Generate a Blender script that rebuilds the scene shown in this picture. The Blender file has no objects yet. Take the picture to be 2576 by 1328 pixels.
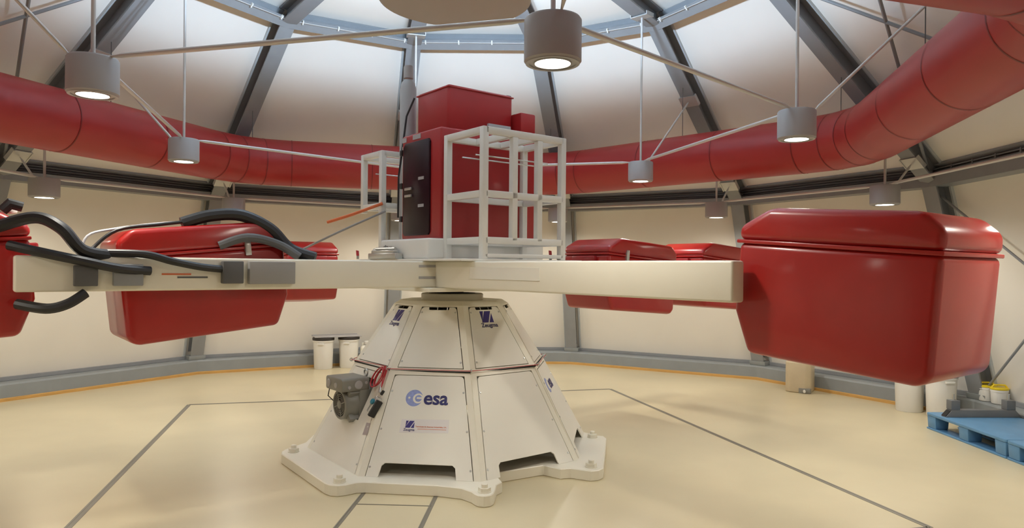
import bpy, bmesh, math, random
from math import sin, cos, pi, radians, sqrt, atan2
from mathutils import Vector, Matrix

random.seed(7)
V = Vector
sc = bpy.context.scene
COL = sc.collection

# ------------------------------------------------------------------ camera, world, exposure
cam_d = bpy.data.cameras.new('camera')
cam = bpy.data.objects.new('camera', cam_d)
COL.objects.link(cam)
cam.location = (0.525, -6.269, 1.6)
cam.rotation_mode = 'XYZ'
cam.matrix_world = Matrix.Translation(cam.location) @ Matrix.Rotation(radians(90), 4, 'X') @ Matrix.Rotation(0.009, 4, 'Z')
cam_d.sensor_fit = 'HORIZONTAL'
cam_d.sensor_width = 36.0
cam_d.lens = 36.0 * 1785.45 / 2576.0
cam_d.shift_y = 9.0 / 2576.0
cam_d.clip_start = 0.05
sc.camera = cam

w = bpy.data.worlds.new('world')
sc.world = w
w.use_nodes = True
w.node_tree.nodes['Background'].inputs[0].default_value = (0.9, 0.93, 1.0, 1)
w.node_tree.nodes['Background'].inputs[1].default_value = 0.3

vs = sc.view_settings
vs.view_transform = 'Standard'
vs.look = 'None'
vs.gamma = 1.0
vs.use_curve_mapping = False
vs.exposure = 0.0

LAMP_W = 73.0           # each pendant lamp
UP_W = 540.0            # cool uplighter on the hanging disc
WARM = (1.0, 0.95, 0.83)
COOL = (0.56, 0.76, 1.0)

# the uplighter standing on the hanging disc in the middle of the dome
for i_ in range(4):
    ul = bpy.data.lights.new('uplight', 'POINT')
    ul.energy = UP_W / 4
    ul.color = COOL
    ul.shadow_soft_size = 0.055
    ulo = bpy.data.objects.new('uplight', ul)
    COL.objects.link(ulo)
    ulo.location = (0.16 * cos(pi / 2 * i_ + 0.5), 0.16 * sin(pi / 2 * i_ + 0.5), 4.02)

# ------------------------------------------------------------------ materials
def mat(name, col, rough=0.5, metal=0.0, coat=0.0, var=0.04, scale=6.0, bump=0.0, bscale=80.0, spec=0.5, emit=None, es=0.0, stretch=None):
    m = bpy.data.materials.new(name)
    m.use_nodes = True
    nt = m.node_tree
    b = nt.nodes['Principled BSDF']
    b.inputs['Roughness'].default_value = rough
    b.inputs['Metallic'].default_value = metal
    b.inputs['Coat Weight'].default_value = coat
    b.inputs['Coat Roughness'].default_value = 0.12
    b.inputs['Specular IOR Level'].default_value = spec
    if emit:
        b.inputs['Emission Color'].default_value = (*emit, 1)
        b.inputs['Emission Strength'].default_value = es
    tc = nt.nodes.new('ShaderNodeTexCoord')
    n = nt.nodes.new('ShaderNodeTexNoise')
    n.inputs['Scale'].default_value = scale
    n.inputs['Detail'].default_value = 4
    if stretch:
        mp = nt.nodes.new('ShaderNodeMapping')
        mp.inputs['Scale'].default_value = stretch
        nt.links.new(tc.outputs['Object'], mp.inputs[0])
        nt.links.new(mp.outputs[0], n.inputs['Vector'])
    else:
        nt.links.new(tc.outputs['Object'], n.inputs['Vector'])
    r = nt.nodes.new('ShaderNodeValToRGB')
    r.color_ramp.elements[0].position = 0.3
    r.color_ramp.elements[1].position = 0.7
    r.color_ramp.elements[0].color = (*[max(0, c * (1 - var)) for c in col], 1)
    r.color_ramp.elements[1].color = (*[min(1, c * (1 + var)) for c in col], 1)
    nt.links.new(n.outputs['Fac'], r.inputs[0])
    nt.links.new(r.outputs[0], b.inputs['Base Color'])
    if bump:
        n2 = nt.nodes.new('ShaderNodeTexNoise')
        n2.inputs['Scale'].default_value = bscale
        nt.links.new(tc.outputs['Object'], n2.inputs['Vector'])
        bp = nt.nodes.new('ShaderNodeBump')
        bp.inputs['Strength'].default_value = bump
        bp.inputs['Distance'].default_value = 0.01
        nt.links.new(n2.outputs['Fac'], bp.inputs['Height'])
        nt.links.new(bp.outputs[0], b.inputs['Normal'])
    return m

M = {}
M['floor'] = mat('floor_resin', (0.64, 0.55, 0.36), 0.33, var=0.05, scale=1.3, bump=0.02, bscale=25)
M['cloth'] = mat('wall_cloth', (0.80, 0.755, 0.675), 0.75, var=0.015, scale=2, spec=0.25)
M['roof'] = mat('roof_cloth_lit', (0.88, 0.825, 0.75), 0.75, var=0.015, scale=2, spec=0.25)  # wall cloth lightened to stand in for fill light on the roof
M['steel'] = mat('grey_steel_paint', (0.255, 0.262, 0.27), 0.42, var=0.04)
M['steel_dark'] = mat('dark_steel', (0.10, 0.10, 0.10), 0.5, var=0.05)
M['plinth'] = mat('plinth_paint', (0.27, 0.29, 0.295), 0.4, var=0.04)
M['alu'] = mat('aluminium_profile', (0.52, 0.54, 0.54), 0.4, var=0.03)
M['wood'] = mat('oak_trim', (0.60, 0.34, 0.10), 0.4, var=0.15, scale=5, stretch=(1, 1, 20))
M['cream'] = mat('cream_paint', (0.80, 0.755, 0.635), 0.34, var=0.02, scale=3)
M['cream2'] = mat('cream_panel', (0.80, 0.765, 0.675), 0.38, var=0.02, scale=3)
M['white'] = mat('white_paint', (0.80, 0.78, 0.72), 0.35, var=0.02)
M['red'] = mat('red_gelcoat', (0.36, 0.010, 0.008), 0.34, coat=0.35, var=0.05)
M['red2'] = mat('dark_red_cover', (0.30, 0.010, 0.012), 0.35, coat=0.3, var=0.06)
M['red_cab'] = mat('red_enamel', (0.37, 0.015, 0.016), 0.40, coat=0.2, var=0.04)
M['duct'] = mat('red_duct_paint', (0.36, 0.022, 0.020), 0.42, var=0.04, scale=3)
M['duct_seam'] = mat('red_duct_seam', (0.20, 0.012, 0.012), 0.5)
M['lamp'] = mat('lamp_grey', (0.40, 0.385, 0.385), 0.45, var=0.02)
M['rod'] = mat('pale_tube', (0.62, 0.60, 0.58), 0.33, var=0.02, metal=0.3)
M['bracket'] = mat('bracket_zinc', (0.55, 0.54, 0.52), 0.35, metal=0.4)
M['disc'] = mat('hanging_disc_paint', (0.44, 0.41, 0.38), 0.6, var=0.01)
M['glow'] = mat('lamp_glow', (1, 1, 1), 0.5, emit=(1.0, 0.93, 0.80), es=14.0)
M['black'] = mat('black_rubber', (0.018, 0.018, 0.02), 0.45)
M['door'] = mat('smoked_door', (0.018, 0.004, 0.009), 0.28, var=0.05, spec=0.3)
M['void'] = mat('hollow_shade', (0.012, 0.012, 0.012), 0.8)  # near-black colour standing for the shade inside hollows
M['bin'] = mat('white_plastic', (0.82, 0.80, 0.75), 0.35, var=0.01)
M['can'] = mat('milky_plastic', (0.60, 0.50, 0.34), 0.4, var=0.05)
M['can2'] = mat('pale_plastic', (0.78, 0.75, 0.65), 0.4, var=0.03)
M['pallet'] = mat('blue_plastic', (0.115, 0.27, 0.46), 0.42, var=0.06)
M['yellow'] = mat('yellow_plastic', (0.80, 0.60, 0.02), 0.35)
M['frame'] = mat('dark_grey_steel', (0.15, 0.155, 0.16), 0.4, var=0.05)
M['motor'] = mat('motor_grey', (0.23, 0.225, 0.20), 0.42, var=0.06)
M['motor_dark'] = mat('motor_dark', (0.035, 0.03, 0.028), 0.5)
M['zinc'] = mat('zinc', (0.55, 0.55, 0.53), 0.3, metal=0.8)
M['navy'] = mat('navy_print', (0.028, 0.026, 0.13), 0.5)
M['navy2'] = mat('violet_print', (0.045, 0.032, 0.19), 0.5)
M['sky'] = mat('light_blue_print', (0.27, 0.32, 0.60), 0.5, var=0.12, scale=60)
M['orange'] = mat('orange_print', (0.65, 0.16, 0.06), 0.5)
M['label'] = mat('white_label', (0.74, 0.70, 0.68), 0.35, var=0.01)
M['mauve'] = mat('mauve_plate', (0.36, 0.30, 0.30), 0.35)
M['rope'] = mat('red_rope', (0.48, 0.035, 0.045), 0.5)
M['strap'] = mat('orange_strap', (0.70, 0.16, 0.05), 0.5)
M['teal'] = mat('teal_button', (0.03, 0.20, 0.28), 0.4)
M['joint'] = mat('joint_profile', (0.24, 0.22, 0.18), 0.45, metal=0.3)
M['gas'] = mat('grey_cylinder', (0.42, 0.43, 0.44), 0.4)
M['cable'] = mat('grey_cable', (0.30, 0.29, 0.28), 0.5)
M['wire'] = mat('pale_cable', (0.62, 0.62, 0.66), 0.4)

# ------------------------------------------------------------------ geometry helpers
class B:
    def __init__(s):
        s.bm = bmesh.new()
    def poly(s, pts):
        vs_ = [s.bm.verts.new(p) for p in pts]
        return s.bm.faces.new(vs_)
    def hexa(s, a, b):
        va = [s.bm.verts.new(p) for p in a]
        vb = [s.bm.verts.new(p) for p in b]
        n = len(a)
        s.bm.faces.new(list(reversed(va)))
        s.bm.faces.new(vb)
        for i in range(n):
            j = (i + 1) % n
            s.bm.faces.new((va[i], va[j], vb[j], vb[i]))
        return s
    def box(s, x0, x1, y0, y1, z0, z1, m=None):
        a = [V((x0, y0, z0)), V((x1, y0, z0)), V((x1, y1, z0)), V((x0, y1, z0))]
        b = [V((p.x, p.y, z1)) for p in a]
        if m is not None:
            a = [m @ p for p in a]
            b = [m @ p for p in b]
        return s.hexa(a, b)
    def prism(s, poly, z0, z1, m=None):
        a = [V((p[0], p[1], z0)) for p in poly]
        b = [V((p[0], p[1], z1)) for p in poly]
        if m is not None:
            a = [m @ p for p in a]
            b = [m @ p for p in b]
        return s.hexa(a, b)
    def beam(s, p0, p1, side, dep, w_, d0, d1):
        """rectangular bar from p0 to p1; w_ wide along side, from d0 to d1 along dep"""
        p0, p1, side, dep = V(p0), V(p1), V(side).normalized(), V(dep).normalized()
        def ring(p):
            return [p - side * w_ / 2 + dep * d0, p + side * w_ / 2 + dep * d0, p + side * w_ / 2 + dep * d1, p - side * w_ / 2 + dep * d1]
        return s.hexa(ring(p0), ring(p1))
    def ibeam(s, p0, p1, side, dep, w_, d, tf=0.014, tw=0.01):
        s.beam(p0, p1, side, dep, w_, 0, tf)
        s.beam(p0, p1, side, dep, tw, tf, d - tf)
        s.beam(p0, p1, side, dep, w_, d - tf, d)
        return s
    def tube(s, pts, r, seg=10, closed=False, caps=True):
        pts = [V(p) for p in pts]
        n = len(pts)
        rs = r if isinstance(r, (list, tuple)) else [r] * n
        rings = []
        prev = None
        for i, p in enumerate(pts):
            if closed:
                t = (pts[(i + 1) % n] - p).normalized() + (p - pts[i - 1]).normalized()
            elif i == 0:
                t = pts[1] - p
            elif i == n - 1:
                t = p - pts[i - 1]
            else:
                t = (pts[i + 1] - p).normalized() + (p - pts[i - 1]).normalized()
            t.normalize()
            if prev is None:
                up = V((0, 0, 1)) if abs(t.z) < 0.9 else V((1, 0, 0))
                a = t.cross(up).normalized()
            else:
                a = (prev - t * prev.dot(t)).normalized()
            prev = a
            b = t.cross(a)
            k = 1.0
            if 0 < i < n - 1 or closed:
                d0 = (p - pts[i - 1]).normalized()
                c = max(0.5, d0.dot(t))
                k = 1.0 / c
            ax = None
            if k > 1.0001:
                ax = (d0 - t * d0.dot(t)).normalized()
            ring = []
            for j in range(seg):
                q = a * cos(2 * pi * j / seg) * rs[i] + b * sin(2 * pi * j / seg) * rs[i]
                if ax is not None:
                    q = q + ax * q.dot(ax) * (k - 1)
                ring.append(s.bm.verts.new(p + q))
            rings.append(ring)
        m_ = n if closed else n - 1
        for i in range(m_):
            A, Bq = rings[i], rings[(i + 1) % n]
            for j in range(seg):
                k2 = (j + 1) % seg
                s.bm.faces.new((A[j], A[k2], Bq[k2], Bq[j]))
        if caps and not closed:
            s.bm.faces.new(list(reversed(rings[0])))
            s.bm.faces.new(rings[-1])
        return s
    def lathe(s, prof, seg=32, m=None, close=True):
        rings = []
        for r, z in prof:
            if r < 1e-6:
                p = V((0, 0, z))
                rings.append([s.bm.verts.new(m @ p if m is not None else p)])
            else:
                ring = []
                for j in range(seg):
                    p = V((r * cos(2 * pi * j / seg), r * sin(2 * pi * j / seg), z))
                    ring.append(s.bm.verts.new(m @ p if m is not None else p))
                rings.append(ring)
        for A, Bq in zip(rings, rings[1:]):
            if len(A) == 1 and len(Bq) == 1:
                continue
            for j in range(seg):
                k = (j + 1) % seg
                if len(A) == 1:
                    s.bm.faces.new((A[0], Bq[k], Bq[j]))
                elif len(Bq) == 1:
                    s.bm.faces.new((A[j], A[k], Bq[0]))
                else:
                    s.bm.faces.new((A[j], A[k], Bq[k], Bq[j]))
        return s

def obj(name, b, m, parent=None, bevel=0.0, seg=2, smooth=True, ang=35):
    bm = b.bm
    bmesh.ops.recalc_face_normals(bm, faces=bm.faces)
    if bevel:
        es = [e for e in bm.edges if len(e.link_faces) == 2 and e.calc_face_angle(0) > radians(25)]
        bmesh.ops.bevel(bm, geom=es, offset=bevel, segments=seg, affect='EDGES', clamp_overlap=True, profile=0.5)
    me = bpy.data.meshes.new(name)
    bm.to_mesh(me)
    bm.free()
    if smooth:
        for p in me.polygons:
            p.use_smooth = True
        me.set_sharp_from_angle(angle=radians(ang))
    me.materials.append(M[m] if isinstance(m, str) else m)
    o = bpy.data.objects.new(name, me)
    COL.objects.link(o)
    if parent:
        o.parent = parent
    return o

def tag(o, label, cat=None, group=None, kind=None):
    o['label'] = label
    if cat: o['category'] = cat
    if group: o['group'] = group
    if kind: o['kind'] = kind
    return o

def thing(name, label, cat, loc=(0, 0, 0), rotz=0.0, group=None, kind=None, mw=None):
    o = bpy.data.objects.new(name, None)
    COL.objects.link(o)
    o.empty_display_size = 0.1
    if mw is not None:
        o.matrix_world = mw
    else:
        o.location = loc
        o.rotation_euler = (0, 0, rotz)
    return tag(o, label, cat, group, kind)

def P(az, r, z):
    a = radians(az)
    return V((r * sin(a), r * cos(a), z))

def text_bm(body, size, depth, m, bold=0.0, spacing=1.0):
    """lettering as geometry: returns a B with the text laid in the XY plane of m"""
    cu = bpy.data.curves.new('txt', 'FONT')
    cu.body = body
    cu.size = size
    cu.extrude = depth
    cu.offset = bold
    cu.space_character = spacing
    cu.resolution_u = 4
    to = bpy.data.objects.new('txt', cu)
    COL.objects.link(to)
    dg = bpy.context.evaluated_depsgraph_get()
    me = bpy.data.meshes.new_from_object(to.evaluated_get(dg))
    b = B()
    b.bm.from_mesh(me)
    bmesh.ops.transform(b.bm, matrix=m, verts=b.bm.verts)
    bpy.data.objects.remove(to)
    bpy.data.curves.remove(cu)
    bpy.data.meshes.remove(me)
    return b

def basis(o, x, y, n):
    x, y, n = V(x).normalized(), V(y).normalized(), V(n).normalized()
    return Matrix(((x.x, y.x, n.x, o[0]), (x.y, y.y, n.y, o[1]), (x.z, y.z, n.z, o[2]), (0, 0, 0, 1)))

# ------------------------------------------------------------------ the round room: a twelve-sided dome
T0 = -14.7
def va(k): return T0 + 30.0 * k
APO = cos(radians(15))
RB, RG, ZG, RT, ZT, ZA = 5.765, 5.12, 2.55, 3.07, 4.48, 5.10   # floor, girder, skylight ring, apex
slope = V((RT - RG, ZT - ZG)).normalized()                    # (radial, up) along a rafter
nrm = V((slope.y, -slope.x))                                  # outward
cs = V((-RT, ZA - ZT)).normalized()
cn = V((cs.y, -cs.x))

# floor: resin surface in a twelve-sided room with an entrance bay behind the camera
b = B()
b.prism([(P(va(k), 6.05, 0).x, P(va(k), 6.05, 0).y) for k in reversed(range(12))], -0.12, 0.0)
fl = obj('floor', b, 'floor')
tag(fl, 'glossy beige resin floor of the round centrifuge hall', 'floor', kind='structure')
b = B().box(-1.9, 2.6, -9.0, -5.6, -0.12, -0.0005)
obj('entrance_floor', b, 'floor', fl)
def strip(name, p0, p1, w_, z=0.002):
    p0, p1 = V((*p0, 0)), V((*p1, 0))
    d = (p1 - p0).normalized()
    sd = V((-d.y, d.x, 0))
    bb = B()
    for off in (-w_ * 0.34, w_ * 0.34):
        bb.beam(p0 + sd * off, p1 + sd * off, sd, (0, 0, 1), w_ * 0.32, 0.0, z)
    bb.beam(p0, p1, sd, (0, 0, 1), w_ * 0.36, 0.0, z * 0.4)
    obj(name, bb, 'joint', fl, smooth=False)
# square joint around the machine foundation, turned to the axis at azimuth 165.3
ax = P(165.3, 1, 0); sx = P(75.3, 1, 0)
q = 2.58
c4 = [(-ax + sx) * q, (-ax - sx) * q, (ax - sx) * q, (ax + sx) * q]
for i in range(4):
    p0, p1 = c4[i], c4[(i + 1) % 4]
    strip('floor_joint', (p0.x, p0.y), (p1.x, p1.y), 0.045)
# service trench cover in front of the pedestal
strip('trench_joint', (-0.50, -1.10), (-0.565, -2.50), 0.030)
strip('trench_joint', (0.016, -1.15), (-0.048, -2.50), 0.030)
strip('trench_joint', (-0.518, -1.496), (0.0, -1.522), 0.012)

SIDES = {-5: 'wall_front_left', -4: 'wall_left_front', -3: 'wall_far_left', -2: 'wall_left', -1: 'wall_back_left', 0: 'wall_back',
         1: 'wall_back_right', 2: 'wall_right', 3: 'wall_far_right', 4: 'wall_right_front', 5: 'wall_front_right'}
WLAB = {-5: 'cream cloth wall bay left of the entrance, outside the picture', -4: 'cream cloth wall bay beside the camera on the left',
        -3: 'cream cloth wall bay at the left edge of the picture', -2: 'cream cloth wall bay behind the left gondolas',
        -1: 'cream cloth wall bay behind the two white bins', 0: 'cream cloth wall bay right behind the pedestal',
        1: 'cream cloth wall bay behind the rear right gondolas', 2: 'cream cloth wall bay behind the largest gondola',
        3: 'cream cloth wall bay behind the blue pallets with crossed rods', 4: 'cream cloth wall bay beside the camera on the right',
        5: 'cream cloth wall bay right of the entrance, outside the picture'}

def wl(k, t, off):
    """point on column line k at height fraction t (0 foot, 1 girder), pushed outwards"""
    r = 5.80 + (5.13 - 5.80) * t
    z = 0.205 + (2.50 - 0.205) * t
    return P(va(k), r + off, z)

def edge_in(a, c, d):
    """move point a towards c by d metres"""
    return a + (c - a).normalized() * d

for s_, nm in SIDES.items():
    k0, k1 = s_, s_ + 1
    mid = va(s_) + 15
    n = P(mid, 1, 0); tdir = P(mid + 90, 1, 0)
    # cloth
    off = 0.21
    b = B()
    bl, br = wl(k0, 0.0, off), wl(k1, 0.0, off)
    tl, tr = wl(k0, 1.09, off), wl(k1, 1.09, off)
    b.hexa([bl, br, tr, tl], [p + n * 0.03 for p in (bl, br, tr, tl)])
    wo = obj(nm, b, 'cloth', smooth=False)
    tag(wo, WLAB[s_], 'wall', kind='structure')
    # plinth with ledge
    b = B()
    pr = [(RB, 0.0), (RB, 0.185), (RB + 0.02, 0.205), (RB + 0.26, 0.21), (RB + 0.26, 0.0)]
    b.hexa([P(va(k0), r, z) for r, z in pr], [P(va(k1), r, z) for r, z in pr])
    obj('plinth', b, 'plinth', wo)
    # oak skirting strip
    b = B()
    pr = [(RB - 0.018, 0.0), (RB - 0.018, 0.032), (RB - 0.004, 0.04), (RB, 0.04), (RB, 0.0)]
    b.hexa([P(va(k0), r, z) for r, z in pr], [P(va(k1), r, z) for r, z in pr])
    obj('skirting_strip', b, 'wood', wo)
    # cloth bottom rail
    b = B()
    p0, p1 = wl(k0, 0.0, off - 0.03), wl(k1, 0.0, off - 0.03)
    b.beam(p0 + n * 0, p1, n, (0, 0, 1), 0.05, 0.006, 0.05)
    obj('bottom_rail', b, 'steel', wo)
    # upright edge profiles on both ends of the cloth
    for (ka, kb) in ((k0, k1), (k1, k0)):
        b = B()
        lo, lo2 = wl(ka, 0.0, off), wl(kb, 0.0, off)
        hi, hi2 = wl(ka, 1.04, off), wl(kb, 1.04, off)
        dl = (lo2 - lo).normalized()
        b.beam(lo + dl * 0.135 + V((0, 0, 0.02)), hi + dl * 0.135, dl, -n, 0.028, -0.01, 0.03)
        obj('edge_profile', b, 'alu', wo)
    # column at vertex k0 (tapered I section)
    rad = P(va(k0), 1, 0); tg = P(va(k0) + 90, 1, 0)
    lean = (wl(k0, 1, 0) - wl(k0, 0, 0)).normalized()
    dep = (rad - lean * rad.dot(lean)).normalized()
    b = B().ibeam(wl(k0, 0.028, 0), wl(k0, 1.0, 0), tg, dep, 0.185, 0.20, 0.016, 0.012)
    co = obj('steel_column', b, 'steel', wo)
    b = B()
    b.beam(wl(k0, 0.0, -0.005), wl(k0, 0.028, -0.005), tg, rad, 0.235, -0.01, 0.21)
    obj('column_foot', b, 'plinth', co, bevel=0.004)
    # girder on top of the bay
    p0, p1 = wl(k0, 1.0, 0.004), wl(k1, 1.0, 0.004)
    b = B()
    b.beam(p0, p1, n, (0, 0, 1), 0.012, 0.0, 0.105)
    b.beam(p0 + n * 0.10, p1 + n * 0.10, n, (0, 0, 1), 0.20, 0.0, 0.012)
    obj('girder', b, 'steel', wo)
    b = B()
    b.beam(p0 + n * 0.13 + V((0, 0, 0.10)), p1 + n * 0.13 + V((0, 0, 0.10)), n, (0, 0, 1), 0.02, 0.0, 0.22)
    obj('slot_shade_back', b, 'steel_dark', wo, smooth=False)  # dark sheet painted as the shade in the open slot
    # air grille bars in the slot above the girder
    for zz in (0.125, 0.155, 0.185):
        b = B().beam(p0 + n * 0.045 + V((0, 0, zz)), p1 + n * 0.045 + V((0, 0, zz)), n, (0, 0, 1), 0.02, -0.006, 0.006)
        obj('grille_slat', b, 'frame' if s_ in (3, 4) else 'steel_dark', wo, smooth=False)  # back bays get darker slats, painting the slot's shade into the colour
    for i in (range(1, 8) if s_ in (3, 4) else ()):
        b = B()
        p = p0.lerp(p1, i / 8) + n * 0.04
        b.beam(p + V((0, 0, 0.105)), p + V((0, 0, 0.20)), tdir, n, 0.018, -0.012, 0.02)
        obj('grille_divider', b, 'frame', wo, smooth=False)
    if s_ in (3, -3):
        for (ka, ta, kb, tb) in ((k0, 0.97, k1, 0.03), (k0, 0.03, k1, 0.97)):
            b = B().tube([wl(ka, ta, 0.10) + (tdir if ka == k0 else -tdir) * 0.0, wl(kb, tb, 0.10)], 0.013, 8)
            obj('cross_brace', b, 'steel', wo)

# ------------------------------------------------------------------ ceiling
def rf(k, t, off):
    """point on rafter k: t 0 girder .. 1 ring, off outward along the roof normal"""
    r = RG + (RT - RG) * t + nrm.x * off
    z = ZG + (ZT - ZG) * t + nrm.y * off
    return P(va(k), r, z)
def cp(k, t, off):
    r = RT + (0 - RT) * t + cn.x * off
    z = ZT + (ZA - ZT) * t + cn.y * off
    return P(va(k), r, z)

b = B()
for k in range(12):
    p = [cp(k, -0.03, 0.20), cp(k + 1, -0.03, 0.20), V((0, 0, ZA + 0.21))]
    b.hexa(p, [x + V((0, 0, 0.03)) for x in p])
ceil_ = obj('ceiling', b, 'roof', smooth=False)
tag(ceil_, 'twelve-sided cream cloth dome roof with grey steel rafters', 'ceiling', kind='structure')
for k in range(-5, 7):
    mid = va(k) + 15
    n3 = V((P(mid, nrm.x, 0).x, P(mid, nrm.x, 0).y, nrm.y)).normalized()
    tdir = P(mid + 90, 1, 0)
    up3 = V((P(mid, slope.x, 0).x, P(mid, slope.x, 0).y, slope.y)).normalized()
    off = 0.21
    bl, br, tr, tl = rf(k, 0.02, off), rf(k + 1, 0.02, off), rf(k + 1, 1.03, off), rf(k, 1.03, off)
    b = B().hexa([bl, br, tr, tl], [p + n3 * 0.03 for p in (bl, br, tr, tl)])
    obj('roof_panel', b, 'roof', ceil_, smooth=False)
    b = B().beam(bl - n3 * 0.0, br - n3 * 0.0, up3, -n3, 0.05, -0.01, 0.03)
    obj('panel_rail', b, 'steel', ceil_)
    for (a0, a1, c0) in ((bl, tl, br), (br, tr, bl)):
        d = (c0 - a0).normalized()
        b = B().beam(a0 + d * 0.12, a1 + d * 0.12, d, -n3, 0.022, -0.01, 0.025)
        obj('edge_profile', b, 'alu', ceil_)
    # rafter
    tg = P(va(k) + 90, 1, 0)
    dr = (rf(k, 0, 1) - rf(k, 0, 0)).normalized()
    b = B().ibeam(rf(k, -0.01, 0), rf(k, 1.0, 0), tg, dr, 0.185, 0.20, 0.016, 0.012)
    ra = obj('rafter', b, 'steel', ceil_)
    dc = (cp(k, 0, 1) - cp(k, 0, 0)).normalized()
    b = B().ibeam(cp(k, 0.0, 0), cp(k, 0.93, 0), tg, dc, 0.185, 0.19, 0.016, 0.012)
    obj('upper_rafter', b, 'steel', ceil_)
    # ring beam between the rafter heads: flange, web and cable
    p0, p1 = rf(k, 1.0, 0.004), rf(k + 1, 1.0, 0.004)
    b = B()
    b.beam(p0, p1, up3, n3, 0.13, 0.0, 0.014)
    b.beam(p0, p1, up3, n3, 0.012, 0.014, 0.18)
    b.beam(p0, p1, up3, n3, 0.13, 0.17, 0.184)
    rb = obj('ring_beam', b, 'steel', ceil_)
    cpz = up3 * 0.045 - n3 * 0.012
    b = B().tube([p0.lerp(p1, 0.06) + cpz, p0.lerp(p1, 0.94) + cpz], 0.007, 6)
    obj('conduit', b, 'bracket', rb)
    b = B()
    for t in (0.1, 0.37, 0.64, 0.91):
        c = p0.lerp(p1, t) + up3 * 0.05
        b.beam(c - tdir * 0.008, c + tdir * 0.008, up3, -n3, 0.05, 0.0, 0.024)
    obj('cable_clip', b, 'white', rb)
    if k in (3, -3):
        for (ka, ta, kb, tb) in ((k, 0.97, k + 1, 0.03), (k, 0.03, k + 1, 0.97)):
            b = B().tube([rf(ka, ta, 0.09), rf(kb, tb, 0.09)], 0.016, 8)
            obj('cross_brace', b, 'steel', ceil_)
b = B().lathe([(0.0, ZA - 0.06), (0.26, ZA - 0.06), (0.26, ZA + 0.18), (0, ZA + 0.18)], 24)
obj('apex_hub', b, 'steel', ceil_)

# entrance bay behind the camera
b = B()
b.box(-1.95, -1.85, -9.0, -5.55, 0, 2.6)
b.box(2.55, 2.65, -9.0, -5.55, 0, 2.6)
b.box(-1.95, 2.65, -9.1, -9.0, 0, 2.6)
b.box(-1.95, 2.65, -9.1, -5.0, 2.6, 2.7)
eo = obj('wall_entrance', b, 'cloth', smooth=False)
tag(eo, 'plain pale entrance bay behind the viewer', 'wall', kind='structure')

# ------------------------------------------------------------------ hanging disc with uplighter
dz = 3.94
t = thing('ceiling_disc', 'large round beige disc hanging under the dome apex', 'disc', (0, 0, dz))
b = B().lathe([(0, 0), (0.64, 0), (0.67, 0.012), (0.672, 0.068), (0.667, 0.072), (0.662, 0.068), (0.655, 0.035), (0.64, 0.03), (0, 0.03)], 64)  # upturned rim added to cut the uplight off higher on the roof
obj('disc_plate', b, 'disc', t)
b = B().lathe([(0.0, 0.03), (0.03, 0.03), (0.03, 0.04), (0.012, 0.05), (0.012, ZA - 0.05 - dz), (0, ZA - 0.05 - dz)], 16)
obj('hanging_rod', b, 'rod', t)

# ------------------------------------------------------------------ red ring duct
RD, ZD, DR = 4.28, 2.96, 0.30
path = []; seamflag = []
dv = [P(va(k), r, ZD) for k, r in ((-1, RD), (1, RD), (3, RD), (5, 4.50), (7, 4.70), (9, 4.45))]
td = 0.60
nseg = 3
segs = []
for i in range(6):
    a, c, d = dv[i - 1], dv[i], dv[(i + 1) % 6]
    d0, d1 = (a - c).normalized(), (d - c).normalized()
    pts = []
    for j in range(nseg + 1):
        u = j / nseg
        pts.append(c + d0 * td * (1 - u) ** 2 + d1 * td * u ** 2)
    segs.append(pts)
duct = thing('ventilation_duct', 'thick red ring duct running round the hall below the roof', 'duct', (0, 0, 0))
allp = []
for i in range(6):
    allp += segs[i]
    a, c = segs[i][-1], segs[(i + 1) % 6][0]
    allp += [a.lerp(c, 0.34), a.lerp(c, 0.68)]
N = len(allp)
def frame_ring(i, rr):
    p = allp[i]; d0 = (p - allp[i - 1]).normalized(); d1 = (allp[(i + 1) % N] - p).normalized()
    t_ = (d0 + d1).normalized(); a = t_.cross(V((0, 0, 1))).normalized()
    k = 1.0 / max(0.5, d0.dot(t_))
    return [p + a * k * cos(2 * pi * j / 48) * rr + V((0, 0, 1)) * sin(2 * pi * j / 48) * rr for j in range(48)], t_
for i in range(N):
    r0, t0 = frame_ring(i, DR); r1, t1 = frame_ring((i + 1) % N, DR)
    b = B()
    va_ = [b.bm.verts.new(p) for p in r0]; vb_ = [b.bm.verts.new(p) for p in r1]
    for j in range(48):
        b.bm.faces.new((va_[j], va_[(j + 1) % 48], vb_[(j + 1) % 48], vb_[j]))
    ds = obj('duct_section', b, 'duct', duct)
    ro, _ = frame_ring(i, DR + 0.004)
    b = B()
    A = [b.bm.verts.new(p - t0 * 0.006) for p in ro]; C = [b.bm.verts.new(p + t0 * 0.006) for p in ro]
    for j in range(48):
        b.bm.faces.new((A[j], A[(j + 1) % 48], C[(j + 1) % 48], C[j]))
    obj('seam_band', b, 'duct_seam', ds)
for k_ in (-3, -2, -1, 1, 2, 3, 4):
    r_ = 3.72 if k_ % 2 == 0 else 4.02
    p = P(va(k_), r_, ZD + DR - 0.02)
    tz = ZG + (RG - r_) / (RG - RT) * (ZT - ZG)
    b = B().tube([p, V((p.x, p.y, tz))], 0.004, 6)
    obj('hanger_wire', b, 'steel_dark', duct)

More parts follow.
